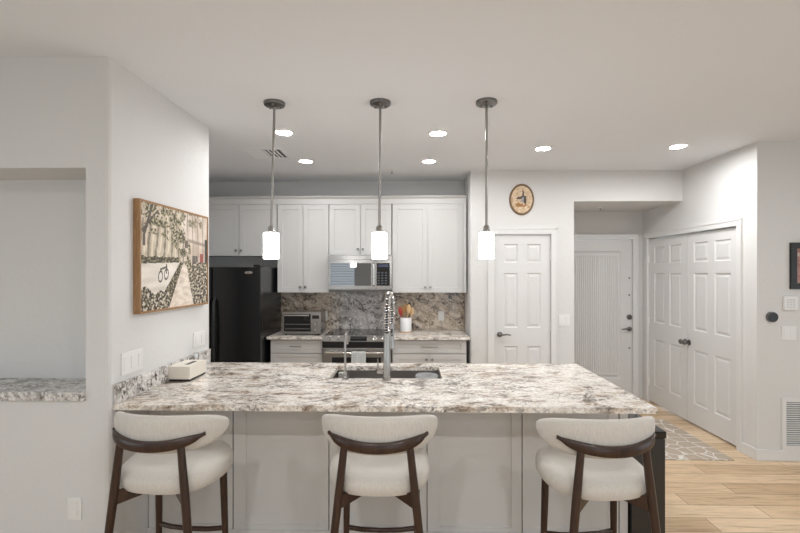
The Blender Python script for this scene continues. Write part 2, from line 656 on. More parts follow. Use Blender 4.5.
# windows behind the camera (first seen in reflection, the others added for daylight)
for i, (x0, x1, z0, z1) in enumerate(WIN):
    f = MB()
    t = .05
    f.box(x0, x1, YB - .10, YB - .03, z0, z0 + t)
    f.box(x0, x1, YB - .10, YB - .03, z1 - t, z1)
    f.box(x0, x0 + t, YB - .10, YB - .03, z0 + t, z1 - t)
    f.box(x1 - t, x1, YB - .10, YB - .03, z0 + t, z1 - t)
    xm = (x0 + x1) / 2
    f.box(xm - .03, xm + .03, YB - .10, YB - .03, z0 + t, z1 - t)
    win = struct(f.build('window_%d' % (i + 1), M['trim']))
    if i == 0:
        bl = MB()
        z = z0 + .03
        while z < z1 - .06:
            bl.prism([(YB - .02, z), (YB + .030, z + .026), (YB + .030, z + .029), (YB - .02, z + .003)], 'X', x0 + .01, x1 - .01)
            z += .076
        bl.box(x0 + .005, x1 - .005, YB - .025, YB + .03, z1 - .05, z1)
        bl.build('window_blind', M['blind'], win)
for nm, (y0, y1, z0, z1), xa in (('window_3', ADDED_SIDEWIN, XL - .10), ('window_4', ADDED_RIGHTWIN, XR + .03)):  # frames of the two added side windows, out of view
    f = MB()
    for a, b_, c, d in ((y0, y1, z0, z0 + .05), (y0, y1, z1 - .05, z1), (y0, y0 + .05, z0 + .05, z1 - .05), (y1 - .05, y1, z0 + .05, z1 - .05)):
        f.box(xa, xa + .07, a, b_, c, d)
    struct(f.build(nm, M['trim']))

# ------------------------------------------------------------------ doors, casings, baseboards
RAISED = [(0, 0), (.010, .010), (.020, .010), (.040, .003)]


def lever(p, direction, axis, mat, parent):
    """door lever: rose, neck and handle; axis is the way the door faces"""
    m_ = MB()
    n = {'-Y': Vector((0, -1, 0)), '-X': Vector((-1, 0, 0))}[axis]
    p = Vector(p)
    ax = 'Y' if axis == '-Y' else 'X'
    m_.lathe([(.030, 0), (.030, -.008), (.022, -.013), (.011, -.014), (.011, -.05), (0, -.05)], p, ax, 20)
    d = Vector(direction)
    q = p + n * .045
    m_.tube([q - d * .012, q + d * .03, q + d * .075 + Vector((0, 0, .004)), q + d * .115 - Vector((0, 0, .004))], [.011, .010, .008, .006], 10)
    return m_.build('door_handle', mat, parent, smooth=True)


def hinge(x0, x1, y0, y1, z, parent, mat=None):
    m_ = B(x0, x1, y0, y1, z - .045, z + .045, .0008)
    return m_.build('hinge', mat or M['nickel'], parent)


def six_panels(a, b, base=0.0):
    s, mm = .11, .10
    wp = ((b - a) - 2 * s - mm) / 2
    out = []
    for u in (a + s, a + s + wp + mm):
        out += [(u, u + wp, base + .23, base + .80), (u, u + wp, base + 1.005, base + 1.61), (u, u + wp, base + 1.725, base + 1.93)]
    return out


# pantry door
fy = lambda Y: (lambda u, v, d: (u, Y + d, v))
d1 = struct(MB().panel_face(PD0 + .004, PD1 - .004, .008, DH - .006, six_panels(PD0, PD1), RAISED, fy(PW + .012), .035).build('door_1', M['door']))
lever((PD0 + .065, PW + .012, .93), (1, 0, 0), '-Y', M['gunmetal'], d1)
for z in (.25, 1.02, 1.80):
    hinge(PD1 - .005, PD1 + .006, PW - .004, PW + .012, z, d1, M['white_plastic'])


def casing_y(name, x0, x1, ztop, Y, w=.065, t=.018):
    m_ = MB()
    for a, b_ in ((x0 - w, x0), (x1, x1 + w)):
        m_.box(a, b_, Y - t, Y, 0, ztop, .004)
    m_.box(x0 - w, x1 + w, Y - t, Y, ztop, ztop + w, .004)
    m_.box(x0 - w - .004, x0 - w + .012, Y - t - .005, Y, 0, ztop + w)
    m_.box(x1 + w - .012, x1 + w + .004, Y - t - .005, Y, 0, ztop + w)
    m_.box(x0 - w - .004, x1 + w + .004, Y - t - .005, Y, ztop + w - .012, ztop + w + .004)
    return struct(m_.build(name, M['trim']))


casing_y('trim_1', PD0, PD1, DH, PW)
casing_y('trim_2', ED0, ED1, DH, 5.85)

# entry door: ribbed centre panel
e = MB()
EP = (ED0 + .10, ED1 - .145, .25, 1.89)
e.panel_face(ED0 + .004, ED1 - .004, .008, DH - .006, [EP], [(0, 0), (.012, .012), (.03, .012), (.045, .006)], fy(5.862), .04)
u = EP[0] + .055
while u < EP[1] - .05:
    e.prism([(u, 5.868), (u + .008, 5.860), (u + .016, 5.868)], 'Z', EP[2] + .075, EP[3] - .075)
    u += .0275
for zc in (EP[2] + .055, EP[3] - .055):
    e.box(EP[0] + .045, EP[1] - .045, 5.859, 5.868, zc - .010, zc + .010, .003)
d2 = struct(e.build('door_2', M['door']))
lever((2.818, 5.862, .89), (-1, 0, 0), '-Y', M['gunmetal'], d2)
MB().lathe([(.032, 0), (.032, -.012), (.022, -.022), (0, -.022)], (2.818, 5.862, 1.044), 'Y', 20).build('deadbolt', M['gunmetal'], d2, True)
for z in (.646, 1.327, 1.546):
    MB().lathe([(.011, 0), (.011, -.006), (.006, -.007), (0, -.007)], (2.82, 5.862, z), 'Y', 14).build('peephole', M['gunmetal'], d2, True)

# closet double doors facing -X
fx = lambda u, v, d: (CW + .012 + d, u, v)
CM = (CD0 + CD1) / 2
for i, (a, b_) in enumerate(((CD0, CM), (CM, CD1))):
    dr = struct(MB().panel_face(a + .003, b_ - .003, .02, DH - .012, six_panels(a, b_), RAISED, fx, .035).build('door_%d' % (3 + i), M['door']))
    yk = CM + (-.034 if i == 0 else .034)
    MB().lathe([(.030, 0), (.030, -.006), (.012, -.010), (.012, -.028), (.022, -.036), (.028, -.05), (.024, -.062), (0, -.066)],
               (CW + .012, yk, .865), 'X', 22).build('door_knob', M['gunmetal'], dr, True)
    for z in (.25, 1.02, 1.785):
        if i == 0:
            hinge(CW - .006, CW + .012, a - .006, a + .006, z, dr)
        else:
            hinge(CW - .006, CW + .012, b_ - .006, b_ + .006, z, dr, M['white_plastic'])
m_ = MB()
wd, t = .060, .018
m_.box(CW - t, CW, CD0 - wd, CD0, 0, DH, .004)
m_.box(CW - t, CW, CD1, CD1 + wd, 0, DH, .004)
m_.box(CW - t, CW, CD0 - wd, CD1 + wd, DH, DH + wd, .004)
m_.box(CW - t - .005, CW, CD0 - wd - .004, CD0 - wd + .012, 0, DH + wd)
m_.box(CW - t - .005, CW, CD0 - wd, CD1 + wd, DH + wd - .012, DH + wd + .004)
struct(m_.build('trim_3', M['trim']))


def baseboard(name, x0, x1, y0, y1, h=.095):
    return struct(B(x0, x1, y0, y1, 0, h, .004).build(name, M['trim']))


baseboard('baseboard_right', CW - .014, XR, RW - .014, RW)
baseboard('baseboard_closet', CW - .014, CW, RW, CD0 - wd - .004)
baseboard('baseboard_pantry', PD1 + .07, 1.81, PW - .014, PW)
baseboard('baseboard_left', XL, LW + .0, 2.296, 2.31)

# ------------------------------------------------------------------ ceiling fittings
LX = M['lamp']


def downlight(x, y, label, mat):
    t_ = thing('recessed_light', (x, y, CEIL), label, 'ceiling light', 'recessed ceiling lights')
    MB().lathe([(.083, 0), (.083, -.004), (.066, -.009), (.060, -.004), (.060, 0)], (x, y, CEIL), 'Z', 32, caps=False).build('trim_ring', M['white_plastic'], t_, True)
    MB().lathe([(.0001, -.0045), (.0605, -.0045)], (x, y, CEIL), 'Z', 32, caps=False).build('lamp_disc', mat, t_)
    return t_


l0 = downlight(-1.011, 3.584, 'round recessed ceiling light directly behind the rod of the pendant nearest the painting', LX)
for x, y, s in ((0.224, 3.638, 'round recessed ceiling light between the middle and far pendants, nearer the island'),
                (-1.051, 4.517, 'round recessed ceiling light beside the ceiling vent, in front of the upper cabinets'),
                (0.189, 4.546, 'round recessed ceiling light beside the small sprinkler, in front of the tall upper cabinets'),
                (1.20, 4.096, 'round recessed ceiling light in front of the oval plaque and pantry door'),
                (2.382, 4.059, 'round recessed ceiling light nearest the double closet doors')):
    d_ = dup(l0, (x, y, CEIL), s)
    if x > 2:      # the lamp by the entry burns brighter
        for ch in d_.children:
            if ch.name.startswith('lamp_disc'):
                ch.data = ch.data.copy()
                ch.data.materials[0] = M['lamp_hall']
k0 = downlight(-.75, -.10, 'round unseen recessed ceiling light over the living area, behind the stools', M['lamp_stool'])
for x, y in ((.87, -.10), (-.75, -2.0), (.87, -2.0), (2.7, 2.35), (3.4, -1.6), (-3.2, -1.5), (4.0, 1.2)):  # unseen lamps; two toward the right wall are added to brighten that side
    d_ = dup(k0, (x, y, CEIL), 'round unseen recessed ceiling light over the living area, behind the stools')
    if y != -.10:
        for ch in d_.children:
            if ch.name.startswith('lamp_disc'):
                ch.data = ch.data.copy()
                ch.data.materials[0] = M['lamp_dining']

# air register
vt = thing('ceiling_vent', (-1.34, 4.2, CEIL), 'white square air vent in the kitchen ceiling', 'vent')
m_ = MB()
X0, X1, Y0, Y1 = -1.53, -1.16, 4.03, 4.39
for a, b_, c, d in ((X0, X1, Y0, Y0 + .03), (X0, X1, Y1 - .03, Y1), (X0, X0 + .03, Y0 + .03, Y1 - .03), (X1 - .03, X1, Y0 + .03, Y1 - .03)):
    m_.box(a, b_, c, d, CEIL - .010, CEIL)
m_.build('vent_frame', M['ceiling'], vt)
B(X0 + .03, X1 - .03, Y0 + .03, Y1 - .03, CEIL - .002, CEIL).build('vent_backing', M['shadow_grey'], vt)
m_ = MB()
xm = (X0 + X1) / 2
for k in range(6):
    y = Y0 + .040 + k * .048
    m_.prism([(y, CEIL - .003), (y + .040, CEIL - .012), (y + .042, CEIL - .011), (y + .004, CEIL - .002)], 'X', X0 + .03, xm - .01)
for k in range(4):
    x = xm + .0 + k * .036
    m_.prism([(x, CEIL - .010), (x + .010, CEIL - .003), (x + .012, CEIL - .004), (x + .003, CEIL - .011)], 'Y', Y0 + .03, Y1 - .03)
m_.build('louvre', M['ceiling'], vt)


def sprinkler(x, y, z, label):
    t_ = thing('fire_sprinkler', (x, y, z), label, 'sprinkler')
    MB().lathe([(.032, 0), (.032, -.004), (.012, -.008), (.012, -.012), (0, -.012)], (x, y, z), 'Z', 18).build('collar', M['white_plastic'], t_, True)
    MB().lathe([(.005, -.010), (.005, -.034), (.016, -.036), (.016, -.039), (0, -.039)], (x, y, z), 'Z', 14).build('sprinkler_head', M['nickel'], t_, True)


sprinkler(-.20, 4.934, CEIL, 'small fire sprinkler in the ceiling before the upper cabinets')
sprinkler(2.28, 5.45, 2.40, 'small fire sprinkler under the lowered ceiling of the entry')


# pendants
def pendant(x, y, label, tilt=0.0):
    t_ = thing('pendant_light', (x, y, CEIL), label, 'pendant light', 'pendant lights over the island')
    sx = tilt
    MB().lathe([(.0, 0), (.070, 0), (.070, -.014), (.066, -.021), (.030, -.024), (.016, -.030), (0, -.031)], (x, y, CEIL), 'Z', 28).build('canopy', M['gunmetal'], t_, True)
    for k in range(3):
        a = 2 * PI * k / 3 - PI / 2
        MB().lathe([(.007, -.018), (.007, -.034), (0, -.036)], (x + .040 * math.cos(a), y + .040 * math.sin(a), CEIL), 'Z', 10).build('screw', M['nickel'], t_, True)
    MB().tube([(x, y, CEIL - .026), (x + sx * .5, y, CEIL - .44), (x + sx, y, 1.905)], .0085, 12).build('rod', M['nickel'], t_, True)
    MB().lathe([(.012, 1.925), (.020, 1.915), (.022, 1.890), (.030, 1.885), (.030, 1.874), (0, 1.874)], (x + sx, y, 0), 'Z', 20).build('socket_cap', M['nickel'], t_, True)
    MB().lathe([(.0, 1.876), (.044, 1.876), (.049, 1.873), (.050, 1.862), (.050, 1.71), (.049, 1.705), (.045, 1.703), (.0, 1.705)],
               (x + sx, y, 0), 'Z', 30).build('lamp_shade', M['shade'], t_, True)
    return t_


pendant(-.90, 2.965, 'pendant light with white glass shade hanging nearest the painting', -.022)
p1 = pendant(-.198, 2.97, 'pendant light with white glass shade hanging over the faucet', -.006)
pendant(.502, 2.975, 'pendant light with white glass shade hanging in front of the pantry door', 0.0)

# ------------------------------------------------------------------ kitchen run
SH = [(0, 0), (.0015, .007)]


def knob(p, parent, mat=None):
    return MB().lathe([(.008, 0), (.006, -.010), (.013, -.016), (.0155, -.024), (.012, -.030), (0, -.031)], p, 'Y', 18).build('knob', mat or M['nickel'], parent, True)


def bar_pull(xc, y, z, L, parent):
    m_ = MB().tube([(xc - L / 2, y - .028, z), (xc + L / 2, y - .028, z)], .0055, 10)
    for s in (-1, 1):
        m_.tube([(xc + s * L * .36, y, z), (xc + s * L * .36, y - .028, z)], .0045, 8)
    return m_.build('handle', M['nickel'], parent, True)


def shaker(name, a, b_, z0, z1, Y, parent, s=.058, t=.020):
    return MB().panel_face(a, b_, z0, z1, [(a + s, b_ - s, z0 + s, z1 - s)], SH, fy(Y), t).build(name, M['cabinet'], parent)


UF = 5.20           # face of the wall cabinets
UT = 2.41


def upper(x0, x1, xm, z0, label):
    c_ = thing('wall_cabinet', ((x0 + x1) / 2, 5.38, z0), label, 'cabinet', 'white upper kitchen cabinets')
    B(x0 + .001, x1 - .001, UF + .021, KW, z0, UT + .002, .001).build('body', M['cabinet'], c_)
    for a, b_, kx in ((x0, xm, xm - .030), (xm, x1, xm + .030)):
        d = shaker('door', a + .0025, b_ - .0025, z0 + .003, UT - .004, UF, c_)
        knob((kx, UF, z0 + .065), d)
    return c_


upper(-2.45, -1.552, -1.995, 1.808, 'short white two door wall cabinet above the black refrigerator')
upper(-1.545, -.945, -1.245, 1.382, 'tall white two door wall cabinet above the toaster oven')
upper(-.942, -.216, -.576, 1.818, 'short white two door wall cabinet above the microwave')
upper(-.208, .610, .203, 1.382, 'tall white two door wall cabinet above the utensil crock')
# long frieze and small cornice over all four cabinets
m_ = MB()
m_.box(-2.45, .645, UF + .006, UF + .05, UT, 2.485)
m_.box(-2.45, .645, UF + .05, KW, 2.43, 2.45)
m_.prism([(UF + .006, 2.47), (UF - .020, 2.493), (UF - .020, 2.500), (UF + .05, 2.500), (UF + .05, 2.47)], 'X', -2.45, .647)
m_.box(.611, .647, UF + .006, KW, 1.382, UT)
tag(m_.build('cabinet_cornice', M['cabinet']), 'long white top moulding running over the upper cabinets', 'moulding')

# backsplash slab on the kitchen wall
tag(B(-1.70, .663, KW - .021, KW - .001, .917, 1.381).build('backsplash', M['granite_splash']),
    'brown and grey veined granite backsplash behind the stove', 'backsplash')

CF = 4.865          # front edge of the rear worktops
BF = 4.905          # face of base cabinets


def base_cab(x0, x1, label, kind):
    c_ = thing('base_cabinet', ((x0 + x1) / 2, 5.2, 0), label, 'cabinet')
    m__ = MB()
    m__.box(x0, x1, BF + .021, KW - .002, .10, .884)
    m__.box(x0, x1, BF + .08, KW - .002, 0, .10)
    m__.build('body', M['cabinet'], c_)
    if kind == 'drawers':
        for z0, z1 in ((.735, .872), (.43, .727), (.11, .422)):
            d = MB().panel_face(x0 + .004, x1 - .004, z0, z1, [(x0 + .06, x1 - .06, z0 + .035, z1 - .035)], SH, fy(BF), .02).build('drawer', M['cabinet'], c_)
            bar_pull((x0 + x1) / 2, BF, (z0 + z1) / 2 + .005, .13, d)
    else:
        d = MB().panel_face(x0 + .004, x1 - .004, .735, .872, [(x0 + .06, x1 - .06, .77, .837)], SH, fy(BF), .02).build('drawer', M['cabinet'], c_)
        bar_pull((x0 + x1) / 2, BF, .81, .19, d)
        xm_ = (x0 + x1) / 2
        for a, b_, kx in ((x0 + .004, xm_ - .002, xm_ - .032), (xm_ + .002, x1 - .004, xm_ + .032)):
            d = shaker('door', a, b_, .11, .727, BF, c_)
            knob((kx, BF, .67), d)
    return c_


base_cab(-1.535, -.963, 'white base cabinet with drawers under the toaster oven', 'drawers')
base_cab(-.196, .612, 'white base cabinet with a wide drawer over two doors beside the stove', 'doors')
for x0, x1, s in ((-1.566, -.958, 'short granite worktop under the toaster oven'), (-.202, .645, 'granite worktop under the white utensil crock')):
    tag(B(x0, x1, CF, KW - .021, .885, .915, .004).build('worktop', M['granite']), s, 'countertop')

# ------------------------------------------------------------------ refrigerator
fr = thing('refrigerator', (-2.03, 5.1, 0), 'black side by side refrigerator at the end of the kitchen run', 'refrigerator')
FX0, FX1, FY = -2.46, -1.575, 4.70
m_ = MB()
m_.box(FX0 + .004, FX1 - .004, FY + .085, 5.47, .05, 1.675, .004)
m_.box(FX0 + .03, FX1 - .03, FY + .10, 5.45, 0, .05)
m_.build('body', M['fridge'], fr)
for a, b_, hx in ((FX0, -2.094, -2.118), (-2.086, FX1, -2.058)):
    d = B(a, b_, FY, FY + .08, .07, 1.672, .012).build('door', M['fridge'], fr, True)
    MB().tube([(hx, FY + .002, 1.36), (hx, FY - .038, 1.30), (hx, FY - .050, 1.10), (hx, FY - .052, .85), (hx, FY - .045, .55), (hx, FY - .030, .42), (hx, FY + .002, .36)],
              [.010, .013, .015, .016, .015, .013, .010], 12).build('handle', M['black'], d, True)
    if hx > -2.1:
        bg = MB()
        ring = []
        for dpt, s in ((0, 1), (-.004, 1), (-.006, .85)):
            ring.append([(-1.70 + .042 * s * math.cos(2 * PI * k / 28), FY + dpt, 1.615 + .015 * s * math.sin(2 * PI * k / 28)) for k in range(28)])
        bg.loops(ring).build('badge', M['chrome'], d, True)
B(FX1 - .08, FX1 - .01, FY + .01, FY + .12, 1.6755, 1.698, .006).build('hinge_cover', M['black'], fr)

# ------------------------------------------------------------------ over-the-range microwave
mw = thing('microwave_oven', (-.57, 5.3, 1.42), 'stainless over-the-range microwave above the stove', 'microwave')
MX0, MX1, MY, MZ0, MZ1 = -.937, -.211, 5.12, 1.42, 1.813
B(MX0, MX1, MY + .03, KW - .001, MZ0 + .004, MZ1, .002).build('body', M['steel'], mw)
B(MX0, MX1, MY + .006, MY + .03, MZ1 - .052, MZ1, .002).build('vent_panel', M['steel'], mw)
dm = MB()
dm.box(MX0, -.392, MY, MY + .03, MZ0, MZ1 - .055, .003)
dm = dm.build('door', M['steel'], mw)
B(MX0 + .026, -.446, MY - .002, MY + .005, MZ0 + .045, MZ1 - .090, .001).build('window_pane', M['mirror_glass'], dm)
MB().tube([(-.413, MY, MZ0 + .045), (-.413, MY - .028, MZ0 + .055), (-.413, MY - .030, MZ1 - .105), (-.413, MY, MZ1 - .092)], .010, 12).build('handle', M['chrome'], dm, True)
cp = B(-.389, MX1, MY, MY + .03, MZ0, MZ1 - .055, .003).build('control_panel', M['steel'], mw)
B(-.382, MX1 - .022, MY - .002, MY + .005, MZ0 + .045, MZ1 - .090, .001).build('touchpad', M['black_glass'], cp)
m_ = MB()
for r in range(5):
    for c in range(3):
        x = -.372 + c * .042
        z = MZ0 + .065 + r * .030
        m_.box(x, x + .024, MY - .0035, MY - .0015, z, z + .014)
m_.build('button', simple('button_grey', (0.07, 0.08, 0.10), .4), cp)
B(-.365, -.25, MY - .0035, MY - .0015, MZ1 - .135, MZ1 - .105).build('display', simple('dim_display', (0.05, 0.06, 0.11), .2), cp)

# ------------------------------------------------------------------ slide-in range
rg = thing('kitchen_range', (-.58, 5.2, 0), 'stainless slide-in electric range with black glass cooktop', 'stove')
RX0, RX1, RY = -.955, -.205, 4.86
B(RX0, RX1, RY + .03, KW - .022, .05, .895).build('body', M['steel'], rg)
B(RX0 - .004 + .008, RX1 - .004, RY + .06, KW - .022, .896, .926, .003).build('cooktop', M['black_glass'], rg)
M['burner'] = simple('burner_grey', (.10, .10, .10), .3)
for x, y, r_ in ((-.76, 5.08, .09), (-.40, 5.08, .11), (-.76, 5.34, .07), (-.40, 5.34, .085)):
    MB().lathe([(r_, .9265), (r_ + .004, .9267), (r_ + .004, .9262)], (x, y, 0), 'Z', 36, caps=False).build('burner_ring', M['burner'], rg)
ctl = MB().prism([(RY + .06, .926), (RY - .012, .876), (RY - .012, .866), (RY + .06, .866)], 'X', RX0, RX1).build('control_panel', M['steel'], rg)
sl = Vector((0, -.050, .072)).normalized()     # outward direction of the sloping panel


def on_slope(x, t):
    return Vector((x, RY + .06 - .072 * t, .926 - .050 * t))


for x in (-.865, -.775, -.385, -.29):
    p = on_slope(x, .5)
    MB().tube([p, p + sl * .004, p + sl * .006, p + sl * .022], [.026, .026, .019, .017], 18).build('knob', M['chrome'], ctl, True)
m_ = MB()
a0, a1 = on_slope(0, .18), on_slope(0, .82)
m_.prism([(a0.y + sl.y * .002, a0.z + sl.z * .002), (a1.y + sl.y * .002, a1.z + sl.z * .002), (a1.y - .01, a1.z), (a0.y - .0, a0.z - .01)], 'X', -.65, -.47)
m_.build('display', M['black_glass'], ctl)
B(RX0 + .004, RX1 - .004, RY - .006, RY + .03, .800, .866).build('vent_trim', M['black_gloss'], rg)
od = B(RX0 + .004, RX1 - .004, RY - .02, RY + .03, .21, .800, .005).build('oven_door', M['steel'], rg)
B(RX0 + .11, RX1 - .11, RY - .023, RY - .018, .34, .700, .002).build('oven_window', M['black_glass'], od)
pts = []
for k in range(13):
    u = k / 12
    pts.append((RX0 + .05 + u * (RX1 - RX0 - .10), RY - .055 - .018 * math.sin(PI * u), .757))
hm = MB().tube(pts, .012, 12)
for s in (0, -1):
    hm.tube([pts[s], (pts[s][0], RY - .018, .757)], .011, 10)
hm.build('handle', M['chrome'], od, True)
B(RX0 + .004, RX1 - .004, RY - .015, RY + .03, .06, .20, .004).build('drawer', M['steel'], rg)
# towel over the handle
tw = MB()
rows = []
for (y, z) in ((RY - .052, .51), (RY - .056, .64), (RY - .058, .742), (RY - .064, .770), (RY - .075, .773), (RY - .088, .766),
               (RY - .093, .742), (RY - .094, .60), (RY - .092, .44)):
    rows.append([(-.628 + .155 * k / 8, y + .003 * math.sin(k * 1.4), z) for k in range(9)])
tw.loops(rows, close_ends=False, closed=False)
two = tw.build('dish_towel', M['towel'], smooth=True)
so = two.modifiers.new('thick', 'SOLIDIFY')
so.thickness = .004
tag(two, 'grey dotted dish towel hanging on the oven door handle', 'towel')

# ------------------------------------------------------------------ things on the rear worktops
to = thing('toaster_oven', (-1.21, 5.13, .915), 'silver toaster oven on the worktop beside the refrigerator', 'toaster oven')
TX0, TX1, TY, TZ0, TZ1 = -1.425, -.995, 4.985, .930, 1.175
m_ = MB()
m_.box(TX0, TX1, TY + .02, 5.27, TZ0, TZ1, .012)
m_.build('body', M['steel'], to)
m_ = MB()
m_.box(TX0, TX0 + .018, TY, TY + .02, TZ0, TZ1)
m_.box(-1.108, TX1, TY, TY + .02, TZ0, TZ1, .002)
m_.box(TX0 + .018, -1.108, TY, TY + .02, TZ1 - .022, TZ1)
m_.box(TX0 + .018, -1.108, TY, TY + .02, TZ0, TZ0 + .028)
m_.build('front_frame', M['steel'], to)
dd = B(TX0 + .019, -1.109, TY + .004, TY + .012, TZ0 + .029, TZ1 - .023).build('door', M['black_glass'], to)
MB().tube([(TX0 + .03, TY - .022, TZ1 - .035), (-1.12, TY - .022, TZ1 - .035)], .007, 10).build('handle', M['chrome'], dd, True)
m_ = MB()
for z in (TZ0 + .055, TZ0 + .105):
    m_.box(TX0 + .03, -1.12, TY + .001, TY + .004, z, z + .006)
m_.build('rack', M['nickel'], to)
B(-1.092, -1.012, TY - .003, TY, TZ1 - .075, TZ1 - .035, .001).build('display', M['black_glass'], to)
for z in (TZ0 + .05, TZ0 + .115):
    MB().lathe([(.018, 0), (.018, -.005), (.014, -.018), (0, -.018)], (-1.052, TY, z), 'Y', 18).build('knob', M['chrome'], to, True)
for x, y in ((TX0 + .03, TY + .04), (TX1 - .03, TY + .04), (TX0 + .03, 5.24), (TX1 - .03, 5.24)):
    MB().lathe([(.014, .915), (.014, .932), (0, .932)], (x, y, 0), 'Z', 12).build('foot', M['black'], to)

# outlets on the backsplash


def plate_y(name, x0, x1, z0, z1, Y, label, cat, slots, group=None):
    t_ = thing(name, ((x0 + x1) / 2, Y, z0), label, cat, group)
    B(x0, x1, Y - .007, Y, z0, z1, .003).build('cover_plate', M['white_plastic'], t_)
    for (a, b_, c, d, nm) in slots:
        o_ = B(a, b_, Y - .010, Y - .006, c, d, .001).build(nm, M['white_plastic'], t_)
    return t_


def receptacle_slots(xc, zc):
    return [(xc - .017, xc + .017, zc - .040, zc - .006, 'socket'), (xc - .017, xc + .017, zc + .006, zc + .040, 'socket')]


plate_y('wall_outlet', .343, .415, 1.03, 1.145, KW - .020, 'white outlet plate on the backsplash beside the utensil crock', 'outlet', receptacle_slots(.379, 1.0875))
plate_y('wall_outlet', -1.087, -1.015, 1.03, 1.145, KW - .020, 'white outlet plate behind the toaster oven with a black plug in it', 'outlet', receptacle_slots(-1.051, 1.0875))
pc = MB()
pc.box(-1.068, -1.034, KW - .062, KW - .0315, 1.05, 1.080, .006)
pc.tube([(-1.05, KW - .06, 1.06), (-1.035, KW - .085, 1.02), (-1.02, KW - .08, .98), (-1.03, KW - .09, .945), (-1.08, KW - .10, .921), (-1.16, KW - .14, .921), (-1.18, 5.28, .95)], .004, 8)
pl = tag(pc.build('power_cord', M['black'], smooth=True), 'black power cord plugged into the outlet behind the toaster oven', 'cord')

# crock with utensils
cr = thing('utensil_crock', (-.052, 5.28, .915), 'white ceramic utensil crock on the worktop beside the stove', 'crock')
MB().lathe([(0, .928), (.066, .928), (.068, .932), (.068, 1.085), (.066, 1.088), (.062, 1.088), (.061, 1.08), (.061, .94), (0, .938)], (-.052, 5.28, 0), 'Z', 32).build('jar', M['ceramic'], cr, True)
MB().lathe([(0, .915), (.070, .915), (.070, .928), (0, .9285)], (-.052, 5.28, 0), 'Z', 32).build('wooden_base', M['cork'], cr, True)


def utensil(name, foot, top, head, mat, label, flat=.35, slot=False):
    """stick from foot to top carrying a flattened oval head (half width, half height)"""
    f_, t_ = Vector(foot), Vector(top)
    d_ = (t_ - f_).normalized()
    m__ = MB().tube([f_, f_.lerp(t_, .5), t_], [.005, .0055, .006], 8)
    side = Vector((1, 0, 0))
    side = (side - d_ * side.dot(d_)).normalized()
    nrm = d_.cross(side)
    hw, hh = head
    rings = []
    for k in range(9):
        s = k / 8
        wv = max(.12, math.sin(PI * (0.08 + .88 * s)) ** .6)
        c_ = t_ + d_ * (s * 2 * hh - .01)
        rings.append([c_ + side * hw * wv * math.cos(2 * PI * j / 14) + nrm * .007 * wv * math.sin(2 * PI * j / 14) for j in range(14)])
    m__.loops(rings)
    o_ = m__.build(name, mat, smooth=True)
    tag(o_, label, 'utensil', 'utensils in the white crock')
    return o_


utensil('spatula', (-.085, 5.27, .945), (-.112, 5.27, 1.13), (.022, .045), M['red'], 'red silicone spatula leaning in the white crock')
utensil('wooden_spoon', (-.074, 5.30, .945), (-.084, 5.312, 1.135), (.027, .05), M['spoon_dark'], 'orange-brown wooden spoon standing next to the red spatula')
utensil('wooden_spoon', (-.052, 5.305, .945), (-.050, 5.312, 1.165), (.022, .045), M['spoon_dark'], 'tall dark wooden spoon in the middle of the crock')
utensil('wooden_spatula', (-.045, 5.25, .945), (-.022, 5.258, 1.15), (.028, .052), M['spoon_wood'], 'pale wooden spatula in front of the other spoons')
utensil('black_spoon', (-.028, 5.312, .945), (-.012, 5.33, 1.19), (.024, .042), M['black'], 'black ladle showing behind the pale wooden spatula')
utensil('wooden_spoon', (-.022, 5.28, .945), (.014, 5.285, 1.125), (.026, .045), M['spoon_wood'], 'pale wooden spoon leaning toward the outlet plate')

# ------------------------------------------------------------------ island
IX1, IY0, IY1 = 1.272, 2.345, 3.468
SX0, SX1, SY0, SY1 = -.537, .210, 2.965, 3.345
ct = thing('island_countertop', (-.15, 2.9, .885), 'long pale granite countertop of the island with the sink cut in', 'countertop')
m_ = MB()
bm = m_.bm
us = [LW + .001, SX0, SX1, IX1]
vs = [IY0, SY0, SY1, IY1]
for i in range(3):
    for j in range(3):
        if i == 1 and j == 1:
            continue
        for z in (.885, .915):
            bm.faces.new([bm.verts.new((us[i + a], vs[j + b_], z)) for a, b_ in ((0, 0), (1, 0), (1, 1), (0, 1))])
for a, b_ in (((us[0], vs[0]), (us[3], vs[0])), ((us[3], vs[0]), (us[3], vs[3])), ((us[3], vs[3]), (us[0], vs[3])), ((us[0], vs[3]), (us[0], vs[0])),
              ((SX0, SY0), (SX1, SY0)), ((SX1, SY0), (SX1, SY1)), ((SX1, SY1), (SX0, SY1)), ((SX0, SY1), (SX0, SY0))):
    bm.faces.new([bm.verts.new(p) for p in ((*a, .885), (*b_, .885), (*b_, .915), (*a, .915))])
bmesh.ops.remove_doubles(bm, verts=bm.verts, dist=1e-5)
tope = [e_ for e_ in bm.edges if abs(e_.verts[0].co.y - IY0) < 1e-4 and abs(e_.verts[1].co.y - IY0) < 1e-4 and abs(e_.verts[0].co.z - e_.verts[1].co.z) < 1e-4]
tope += [e_ for e_ in bm.edges if abs(e_.verts[0].co.x - IX1) < 1e-4 and abs(e_.verts[1].co.x - IX1) < 1e-4 and abs(e_.verts[0].co.z - e_.verts[1].co.z) < 1e-4]
bmesh.ops.bevel(bm, geom=tope, offset=.004, segments=2, affect='EDGES')
m_.build('slab', M['granite'], ct)
tag(B(LW + .001, LW + .021, IY0 + .002, 3.46, .9155, 1.022, .002).build('backsplash', M['granite_grey']),
    'low grey granite strip along the wall under the painting', 'backsplash')

